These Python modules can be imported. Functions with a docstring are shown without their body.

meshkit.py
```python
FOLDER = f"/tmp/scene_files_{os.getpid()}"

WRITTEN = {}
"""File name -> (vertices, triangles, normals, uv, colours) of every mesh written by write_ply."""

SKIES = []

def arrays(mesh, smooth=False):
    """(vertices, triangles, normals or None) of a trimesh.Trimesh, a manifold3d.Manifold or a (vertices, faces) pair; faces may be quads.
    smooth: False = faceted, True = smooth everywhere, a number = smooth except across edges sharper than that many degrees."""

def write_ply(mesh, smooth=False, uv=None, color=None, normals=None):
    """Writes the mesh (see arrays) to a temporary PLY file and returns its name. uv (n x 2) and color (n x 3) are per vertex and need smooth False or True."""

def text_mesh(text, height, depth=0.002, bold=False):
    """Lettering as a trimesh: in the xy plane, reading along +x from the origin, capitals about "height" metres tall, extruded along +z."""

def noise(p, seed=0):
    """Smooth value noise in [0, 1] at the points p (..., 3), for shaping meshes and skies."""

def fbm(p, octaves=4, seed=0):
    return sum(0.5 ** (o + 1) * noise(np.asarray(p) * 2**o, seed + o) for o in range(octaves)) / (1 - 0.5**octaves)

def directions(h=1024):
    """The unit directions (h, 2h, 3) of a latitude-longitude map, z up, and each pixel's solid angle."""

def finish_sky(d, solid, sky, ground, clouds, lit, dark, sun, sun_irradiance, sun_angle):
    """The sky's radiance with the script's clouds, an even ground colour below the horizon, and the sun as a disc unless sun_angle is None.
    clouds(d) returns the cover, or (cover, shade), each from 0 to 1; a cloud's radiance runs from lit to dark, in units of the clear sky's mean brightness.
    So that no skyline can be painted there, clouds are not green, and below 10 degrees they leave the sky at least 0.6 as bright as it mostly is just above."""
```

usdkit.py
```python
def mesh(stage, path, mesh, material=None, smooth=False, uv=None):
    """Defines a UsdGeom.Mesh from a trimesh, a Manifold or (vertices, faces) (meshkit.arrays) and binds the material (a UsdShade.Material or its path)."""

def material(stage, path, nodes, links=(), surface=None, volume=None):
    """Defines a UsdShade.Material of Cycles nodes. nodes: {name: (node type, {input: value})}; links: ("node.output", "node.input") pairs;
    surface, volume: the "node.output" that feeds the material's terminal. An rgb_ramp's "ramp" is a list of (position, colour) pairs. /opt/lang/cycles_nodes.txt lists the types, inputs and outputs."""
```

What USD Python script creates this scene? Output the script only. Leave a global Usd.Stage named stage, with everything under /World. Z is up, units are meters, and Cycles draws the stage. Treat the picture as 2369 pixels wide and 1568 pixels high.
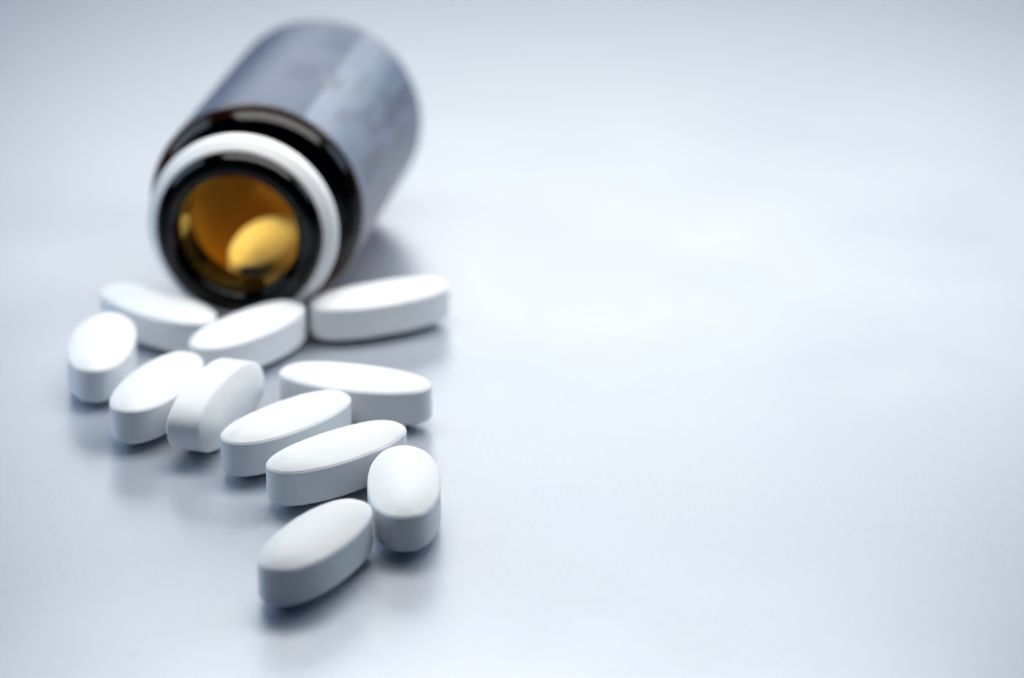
import math
import numpy as np
import trimesh
import usdkit
import meshkit
from pxr import Usd, UsdGeom, UsdLux, UsdShade, Gf, Sdf, Vt

stage = Usd.Stage.CreateInMemory()
UsdGeom.SetStageUpAxis(stage, UsdGeom.Tokens.z)
UsdGeom.SetStageMetersPerUnit(stage, 1.0)
UsdGeom.Xform.Define(stage, '/World')
UsdGeom.Scope.Define(stage, '/World/Looks')
MM = 0.001

# ------------------------------------------------------------------ camera
PITCH, DIST = 0.3834, 0.3958
cam = UsdGeom.Camera.Define(stage, '/World/camera')
cam.AddTranslateOp().Set(Gf.Vec3d(0, -DIST * math.cos(PITCH), DIST * math.sin(PITCH)))
cam.AddRotateXOp().Set(90 - math.degrees(PITCH))
cam.CreateHorizontalApertureAttr(36.0)
cam.CreateVerticalApertureAttr(36.0 * 677 / 1024)
cam.CreateFocalLengthAttr(36.0 * 6798.1 / 2368)
cam.CreateFStopAttr(11.5)
cam.CreateFocusDistanceAttr(0.347)
cam.CreateClippingRangeAttr(Gf.Vec2f(0.01, 50))
cam.CreateExposureAttr(0.0)

# ------------------------------------------------------------------ lamps of the little studio, plus added helper lights
def M(name, nodes, links=(), surface='p.BSDF'):
    return usdkit.material(stage, '/World/Looks/' + name, nodes, links, surface=surface)

def dome(color, strength):
    d = UsdLux.DomeLight.Define(stage, '/World/room_light')
    m = M('room_glow', {'b': ('background_shader', {'color': color, 'strength': strength})}, surface='b.background')
    UsdShade.MaterialBindingAPI.Apply(d.GetPrim()).Bind(m)

def softbox(name, pos, target, w, h, power, color, round_=False):
    """A rectangular lamp at pos (mm) aimed at target (mm); power in emitted radiance."""
    l = (UsdLux.DiskLight if round_ else UsdLux.RectLight).Define(stage, '/World/' + name)
    p, t = Gf.Vec3d(*[c * MM for c in pos]), Gf.Vec3d(*[c * MM for c in target])
    up = Gf.Vec3d(0, 0, 1) if abs((t - p).GetNormalized()[2]) < 0.98 else Gf.Vec3d(0, 1, 0)
    place_at = Gf.Matrix4d().SetLookAt(p, t, up).GetInverse()
    if round_:                                                # an oval diffuser
        l.CreateRadiusAttr(w / 2 * MM)
        place_at = Gf.Matrix4d().SetScale(Gf.Vec3d(1, h / w, 1)) * place_at
    else:
        l.CreateWidthAttr(w * MM); l.CreateHeightAttr(h * MM)
    l.AddTransformOp().Set(place_at)
    l.CreateIntensityAttr(power); l.CreateColorAttr(Gf.Vec3f(*color))

def spot(name, pos, target, half_angle, power, color, radius=4.0):
    """An added small lamp narrowed to a cone."""
    l = UsdLux.SphereLight.Define(stage, '/World/' + name)
    p, t = Gf.Vec3d(*[c * MM for c in pos]), Gf.Vec3d(*[c * MM for c in target])
    l.AddTransformOp().Set(Gf.Matrix4d().SetLookAt(p, t, Gf.Vec3d(0, 0, 1)).GetInverse())
    l.CreateRadiusAttr(radius * MM); l.CreateIntensityAttr(power); l.CreateColorAttr(Gf.Vec3f(*color))
    sh = UsdLux.ShapingAPI.Apply(l.GetPrim())
    sh.CreateShapingConeAngleAttr(half_angle); sh.CreateShapingConeSoftnessAttr(0.3)

dome((0.12, 0.42, 1.0), 0.04)
softbox('back_softbox', (20, 420, 163), (8, 0, 0), 425, 128, 2.6, (1.0, 0.965, 0.89), round_=True)
softbox('added_blue_fill', (30, 480, 190), (15, 0, 0), 900, 340, 0.17, (0.30, 0.58, 1.0), round_=True)  # added unseen glow that tints the edges of the surface blue
softbox('overhead_softbox', (-6, 8, 124), (-6, 8, 0), 150, 66, 8.3, (1.0, 0.98, 0.93))
softbox('left_softbox', (-230, 40, 130), (-35, 14, 5), 150, 130, 4.0, (0.58, 0.79, 1.0))
softbox('right_softbox', (230, 90, 150), (0, 0, 0), 120, 120, 4.2, (0.58, 0.79, 1.0))
spot('added_tablet_lamp', (-118, 62, 78), (-36, 15.5, 8), 5.6, 1350.0, (1.0, 0.92, 0.78))  # added unseen lamp, lights the tablet inside through the label gap

# ------------------------------------------------------------------ helpers
def tag(prim, label=None, category=None, group=None, kind=None):
    prim = prim.GetPrim() if hasattr(prim, 'GetPrim') else prim
    for k, v in (('label', label), ('category', category), ('group', group), ('kind', kind)):
        if v:
            prim.SetCustomDataByKey(k, v)
    return prim

def lathe(profile, n=192, closed=False):
    """Revolves (radius, along) points about +y; quads joined into a smooth mesh (vertices, faces)."""
    p = np.asarray(profile, float)
    t = np.linspace(0, 2 * np.pi, n, endpoint=False)
    v = np.stack([p[:, None, 0] * np.sin(t), np.broadcast_to(p[:, None, 1], (len(p), n)), p[:, None, 0] * np.cos(t)], -1).reshape(-1, 3)
    rows = len(p) if closed else len(p) - 1
    i, j = np.meshgrid(np.arange(rows), np.arange(n), indexing='ij')
    i2, j2 = (i + 1) % len(p), (j + 1) % n
    q = np.stack([i * n + j, i * n + j2, i2 * n + j2, i2 * n + j], -1).reshape(-1, 4)
    f = np.vstack([q[:, [0, 1, 2]], q[:, [0, 2, 3]]])
    m = trimesh.Trimesh(v * MM, f, process=False)
    return m

def arc(cx, cy, rx, ry, a0, a1, n):
    a = np.radians(np.linspace(a0, a1, n))
    return [(cx + rx * math.cos(x), cy + ry * math.sin(x)) for x in a]

# ------------------------------------------------------------------ materials
TABLE = M('satin_sheet', {
    'tc': ('texture_coordinate', {}),
    'mp': ('mapping', {'scale': (6500, 420, 1)}),
    'n': ('noise_texture', {'scale': 1.0, 'detail': 3, 'roughness': 0.6}),
    'big': ('noise_texture', {'scale': 35.0, 'detail': 3}),
    'r1': ('map_range', {'from_min': 0.25, 'from_max': 0.75, 'to_min': 0.345, 'to_max': 0.385}),
    'r2': ('map_range', {'from_min': 0.3, 'from_max': 0.7, 'to_min': -0.02, 'to_max': 0.02}),
    'rs': ('math', {'math_type': 'add'}),
    'b': ('bump', {'strength': 0.16, 'distance': 0.00003}),
    'p': ('principled_bsdf', {'base_color': (0.585, 0.628, 0.70), 'metallic': 0.70, 'roughness': 0.36}),
}, [('tc.object', 'mp.vector'), ('mp.vector', 'n.vector'), ('tc.object', 'big.vector'), ('n.fac', 'r1.value'), ('big.fac', 'r2.value'),
    ('r1.result', 'rs.value1'), ('r2.result', 'rs.value2'), ('rs.value', 'p.roughness'), ('n.fac', 'b.height'), ('b.normal', 'p.normal')])

PILL = M('tablet_coating', {
    'tc': ('texture_coordinate', {}),
    'n': ('noise_texture', {'scale': 2600.0, 'detail': 4, 'roughness': 0.6}),
    'b': ('bump', {'strength': 0.10, 'distance': 0.00004}),
    'v': ('voronoi_texture', {'scale': 330.0}),
    'sp': ('map_range', {'from_min': 0.030, 'from_max': 0.055, 'to_min': 1.0, 'to_max': 0.0, 'clamp': True}),
    'pick': ('noise_texture', {'scale': 190.0, 'detail': 1}),
    'pk': ('map_range', {'from_min': 0.53, 'from_max': 0.57, 'to_min': 0.0, 'to_max': 0.75, 'clamp': True}),
    'mm': ('math', {'math_type': 'multiply'}),
    'c': ('mix', {'color1': (0.845, 0.86, 0.88), 'color2': (0.30, 0.32, 0.36)}),
    'p': ('principled_bsdf', {'roughness': 0.42, 'specular_ior_level': 0.35}),
}, [('tc.object', 'n.vector'), ('n.fac', 'b.height'), ('b.normal', 'p.normal'), ('tc.object', 'v.vector'), ('v.distance', 'sp.value'),
    ('tc.object', 'pick.vector'), ('pick.fac', 'pk.value'), ('sp.result', 'mm.value1'), ('pk.result', 'mm.value2'), ('mm.value', 'c.fac'), ('c.color', 'p.base_color')])

def glass(name, tint, rough=0.03):
    """Clear tinted wall: the tint passes, a Fresnel share of the surroundings is mirrored (the same from either side)."""
    return M(name, {
        'lw': ('layer_weight', {'blend': 0.5}),
        'pw': ('math', {'math_type': 'power', 'value2': 5.0}),
        'f': ('math', {'math_type': 'multiply_add', 'value2': 0.95, 'value3': 0.022}),
        't': ('transparent_bsdf', {'color': tint}),
        'g': ('glossy_bsdf', {'color': (1, 1, 1), 'roughness': rough}),
        'm': ('mix_closure', {}),
    }, [('lw.facing', 'pw.value1'), ('pw.value', 'f.value1'), ('f.value', 'm.fac'), ('t.BSDF', 'm.closure1'), ('g.BSDF', 'm.closure2')], surface='m.closure')

AMBER = glass('amber_glass', (0.985, 0.80, 0.38))
AMBER_BASE = glass('amber_base_glass', (0.25, 0.12, 0.02))
AMBER_THICK = glass('thick_amber_glass', (0.045, 0.02, 0.011))
RING = M('white_plastic', {'p': ('principled_bsdf', {'base_color': (0.84, 0.85, 0.86), 'roughness': 0.32})})
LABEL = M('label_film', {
    'a': ('attribute', {'attribute': 'print_and_sheen_colour'}),
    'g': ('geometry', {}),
    'sides': ('mix', {'color2': (0.93, 0.93, 0.93)}),          # print and painted sheen outside, glue side whitened to brighten the inside
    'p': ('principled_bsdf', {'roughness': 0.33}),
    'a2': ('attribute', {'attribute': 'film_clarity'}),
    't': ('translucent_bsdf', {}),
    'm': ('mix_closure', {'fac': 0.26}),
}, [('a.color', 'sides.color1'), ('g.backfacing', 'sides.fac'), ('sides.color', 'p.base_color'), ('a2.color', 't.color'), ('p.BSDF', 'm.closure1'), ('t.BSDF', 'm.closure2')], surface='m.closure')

# ------------------------------------------------------------------ the surface
sheet = trimesh.creation.box([1.4, 1.3, 0.004]); sheet.apply_translation([0, 0.1, -0.002])
tag(usdkit.mesh(stage, '/World/table_surface', sheet, TABLE), 'pale satin metal surface under the bottle and tablets', None, None, 'structure')

# ------------------------------------------------------------------ the bottle, lying down, mouth towards the camera
BX, BY, YAW, R, LB = -34.75, 10.643, 0.159, 14.8, 44.2
bottle = UsdGeom.Xform.Define(stage, '/World/medicine_bottle')
bottle.AddTranslateOp().Set(Gf.Vec3d(BX * MM, BY * MM, R * MM))
bottle.AddRotateZOp().Set(-math.degrees(YAW))
tag(bottle, 'brown glass medicine bottle lying on its side, open mouth facing the viewer', 'bottle')

RM, RI, SM = 11.4, 8.0, -11.5          # lip outer and inner radius, lip plane
lip_c = (RM + RI) / 2
neck_out = [(R, 0.2), (R, 0.1)] + arc(11.6, 0.1, 3.2, 3.6, 0, -80, 22) + [(11.5, -3.8), (11.0, -4.6), (10.8, -6.0), (10.8, -9.2)]
lip = arc(lip_c + 0.0, SM + 1.9, RM - lip_c, 1.9, 15, -90, 14) + arc(lip_c - 0.2, SM + 1.9, lip_c - 0.2 - RI, 1.9, -90, -180, 12)
neck_in = [(RI, -9.0), (RI, -5.2)] + arc(RI + 3.0, -4.8, 3.0, 3.0, 180, 100, 8)[1:] + arc(10.9, 0.2, 2.3, 1.7, 80, 0, 8)
prof_neck = neck_out + lip + neck_in
usdkit.mesh(stage, '/World/medicine_bottle/neck', lathe(prof_neck), AMBER_THICK, smooth=50)
body = [lathe([(R, 0.2), (R, 15.0), (R, 30.0), (R, LB - 2.5)]), lathe([(13.2, LB - 4), (13.2, 30), (13.2, 15.0), (13.2, 0.2)])]
usdkit.mesh(stage, '/World/medicine_bottle/body', trimesh.util.concatenate(body), AMBER, smooth=50)
base = [lathe(arc(R - 2.5, LB - 2.5, 2.5, 2.5, 0, 90, 10) + [(9, LB - 0.3), (5, LB - 1.0), (0.02, LB - 1.2)]),
        lathe([(0.02, LB - 3.0), (6, LB - 2.2)] + arc(13.2 - 2.2, LB - 4, 2.2, 2.2, 90, 0, 8))]
usdkit.mesh(stage, '/World/medicine_bottle/base', trimesh.util.concatenate(base), AMBER_BASE, smooth=50)
ring_prof = [(11.05, -6.3)] + arc(12.1, -7.2, 0.86, 0.8, 90, 0, 6) + arc(12.2, -8.0, 0.76, 0.9, 0, -50, 6) + [(12.15, -9.05), (11.75, -9.45)] + [(11.4, -9.6), (11.05, -9.3)]
usdkit.mesh(stage, '/World/medicine_bottle/neck_ring', lathe(ring_prof, closed=True), RING, smooth=50)

# label: wrapped film with print, and a lamp reflection painted as its pale side
rng = np.random.default_rng(7)
NT, NS = 720, 260
th = np.linspace(-np.pi, np.pi, NT, endpoint=False)
s0, s1 = 0.5, LB - 2.4
ss = np.linspace(s0, s1, NS)
T, S = np.meshgrid(np.degrees(th), ss, indexing='xy')       # (NS, NT)
DARK, PALE_SHEEN = np.array((0.062, 0.115, 0.215)), np.array((0.225, 0.30, 0.42))
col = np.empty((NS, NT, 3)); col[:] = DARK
col[T > 27] = PALE_SHEEN  # softbox reflection painted into the label colour on the right
def block(t0, t1, a, b, c):
    col[(T >= t0) & (T < t1) & (S >= a) & (S < b)] = c
DEEP, MID = (0.03, 0.075, 0.18), (0.15, 0.20, 0.285)
block(3, 19, 12.5, 20, DEEP); block(10, 24, 29, 38, DEEP); block(22, 31, 15.5, 19, (0.12, 0.165, 0.25))
for row, t0 in enumerate(np.arange(-6, 26, 4.2)):            # small reversed-out lines on the dark side
    s = 22 + rng.uniform(0, 3)
    while s < 28:
        w = rng.uniform(1.0, 2.5)
        block(t0, t0 + 1.6, s, min(s + w, 28), (0.12, 0.165, 0.26)); s += w + 0.8
for row, t0 in enumerate(np.arange(31, 100, 4.4)):           # lines of fine print
    s = 3.0 + rng.uniform(0, 4)
    while s < 39:
        w = rng.uniform(3.0, 9.0)
        if rng.random() < (0.7 if 55 < t0 < 86 else 0.35):
            block(t0, t0 + 2.8, s, min(s + w, 40), MID)
        s += w + rng.uniform(0.6, 1.6)
block(61, 72, 22, 37, (0.145, 0.195, 0.285)); block(70, 80, 5, 17, (0.155, 0.205, 0.295))
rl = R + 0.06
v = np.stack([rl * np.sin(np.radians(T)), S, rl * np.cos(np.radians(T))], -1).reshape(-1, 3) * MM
i, j = np.meshgrid(np.arange(NS - 1), np.arange(NT), indexing='ij')
light_gap = (np.degrees(th)[j] > -112) & (np.degrees(th)[j] < -62) & (ss[i] < 17)  # added gap on the unseen left side, lets lamp light reach the inner tablet
i, j = i[~light_gap], j[~light_gap]
j2 = (j + 1) % NT
q = np.stack([i * NT + j, i * NT + j2, (i + 1) * NT + j2, (i + 1) * NT + j], -1).reshape(-1, 4)
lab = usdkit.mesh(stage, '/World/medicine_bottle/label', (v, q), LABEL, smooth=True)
side = 1 / (1 + np.exp(-(T + 48) / 5.0))[..., None]           # film dimmed on the left, added to darken the wall seen inside
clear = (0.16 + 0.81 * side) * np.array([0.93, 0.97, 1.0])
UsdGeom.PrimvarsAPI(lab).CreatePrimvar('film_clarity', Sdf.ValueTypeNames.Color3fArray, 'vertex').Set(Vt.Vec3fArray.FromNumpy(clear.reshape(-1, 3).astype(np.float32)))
UsdGeom.PrimvarsAPI(lab).CreatePrimvar('print_and_sheen_colour', Sdf.ValueTypeNames.Color3fArray, 'vertex').Set(Vt.Vec3fArray.FromNumpy(col.reshape(-1, 3).astype(np.float32)))

# ------------------------------------------------------------------ the tablets
L, WD, BAND, DOME, EXP = 20.0, 8.5, 4.14, 1.28, 2.237
def tablet(seed):
    n = 160
    t = np.linspace(0, 2 * np.pi, n, endpoint=False)
    c, s = np.cos(t), np.sin(t)
    o = np.stack([L / 2 * np.sign(c) * abs(c) ** (2 / EXP), WD / 2 * np.sign(s) * abs(s) ** (2 / EXP)], 1)
    d = np.roll(o, -1, 0) - np.roll(o, 1, 0)
    nrm = np.stack([d[:, 1], -d[:, 0]], 1); nrm /= np.linalg.norm(nrm, axis=1, keepdims=True)
    rows = []
    ks = [0.0, 0.06, 0.12, 0.2, 0.3, 0.4, 0.5, 0.6, 0.7, 0.78, 0.85, 0.91, 0.95]
    h = BAND / 2
    spine = np.stack([o[:, 0] * (1 - WD / L * 1.0), np.zeros(n)], 1)     # the domed face rises evenly from the rim to a ridge
    for k in ks:
        rows.append(np.c_[spine + (o - spine) * max(k, 0.004), np.full(n, h + DOME * (1 - k * k))])
    b = 0.16                                                  # worn, rounded edge between the domed face and the band
    zed = h + DOME * (1 - 0.975 ** 2)
    rows.append(np.c_[o - nrm * b * 1.3, np.full(n, h + 0.09)])
    for a in (68, 45, 22, 0):
        rows.append(np.c_[o - nrm * b * (1 - math.cos(math.radians(a))), np.full(n, h - b + b * math.sin(math.radians(a)))])
    half = len(rows)
    for z in np.linspace(h - b, -h + b, 7)[1:-1]:
        rows.append(np.c_[o, np.full(n, z)])
    rows += [r * [1, 1, -1] for r in rows[:half][::-1]]
    V = np.vstack([[[0, 0, h + DOME]], *rows, [[0, 0, -h - DOME]]])
    m = len(rows)
    i, j = np.meshgrid(np.arange(m - 1), np.arange(n), indexing='ij')
    j2 = (j + 1) % n
    q = np.stack([1 + i * n + j, 1 + (i + 1) * n + j, 1 + (i + 1) * n + j2, 1 + i * n + j2], -1).reshape(-1, 4)
    f = np.vstack([q[:, [0, 1, 2]], q[:, [0, 2, 3]]])
    a = np.arange(n); a2 = (a + 1) % n; last = 1 + (m - 1) * n
    f = np.vstack([f, np.c_[np.zeros(n, int), 1 + a, 1 + a2], np.c_[np.full(n, len(V) - 1), last + a2, last + a]])
    # slight pressing unevenness, different on every tablet
    off = (meshkit.fbm(V * 0.55 + seed * 17.3, 3, seed) - 0.5) * 0.10
    nv = trimesh.Trimesh(V, f, process=False).vertex_normals
    V = V + nv * off[:, None]
    return V, f

def place(name, seed, x, y, yaw, label, roll=0.0, tilt=0.0, z=0.0):
    V, f = tablet(seed)
    c, s = math.cos(roll), math.sin(roll); V = V @ np.array([[1, 0, 0], [0, c, -s], [0, s, c]]).T
    c, s = math.cos(tilt), math.sin(tilt); V = V @ np.array([[c, 0, s], [0, 1, 0], [-s, 0, c]]).T
    V[:, 2] -= V[:, 2].min()
    m = usdkit.mesh(stage, '/World/' + name, (V * MM, f), PILL, smooth=40)
    m.AddTranslateOp().Set(Gf.Vec3d(x * MM, y * MM, z * MM)); m.AddRotateZOp().Set(math.degrees(yaw))
    tag(m, label, 'tablet', 'white oblong tablets in and in front of the bottle')

TAB = [
    (-47.301, -0.861, -0.695, 'blurred white oblong tablet at the left of the bottle mouth, behind the leftmost tablet'),
    (-53.088, -14.422, 1.588, 'white tablet seen end-on at the far left, leftmost of all the tablets'),
    (-34.689, -8.533, 0.925, 'white oblong tablet lying directly in front of the bottle mouth'),
    (-17.811, 2.696, 0.451, 'white oblong tablet lying alone beside the right of the bottle mouth'),
    (-44.449, -27.714, 1.264, 'white oblong tablet lying flat against the left of the tablet that stands on its edge'),
    (-19.695, -26.668, -0.297, 'white oblong tablet with a scuffed rim lying nearly crosswise, behind the parallel pair'),
    (-27.425, -38.819, 0.842, 'white oblong tablet with tiny dark specks, the farther one of the parallel pair'),
    (-20.799, -47.637, 0.739, 'white oblong tablet with sharp edges, the nearer one of the parallel pair'),
    (-12.517, -57.418, 1.608, 'white tablet with its dark shaded end facing the viewer, farthest right of the front tablets'),
    (-21.843, -71.619, 1.115, 'nearest white oblong tablet, lowest in the picture, with a dark shaded side'),
]
for k, (x, y, a, lab_) in enumerate(TAB):
    place('tablet' if k == 0 else f'tablet_{k:03d}', k + 1, x, y, a, lab_)
place('tablet_010', 21, -36.63, -32.36, math.radians(71.378), 'white oblong tablet standing up on its narrow edge between two lying tablets', roll=math.radians(88.63))
place('tablet_011', 22, -34.6, 18.6, math.radians(82), 'tablet still inside the brown bottle, tinted yellow by the glass', z=1.75)
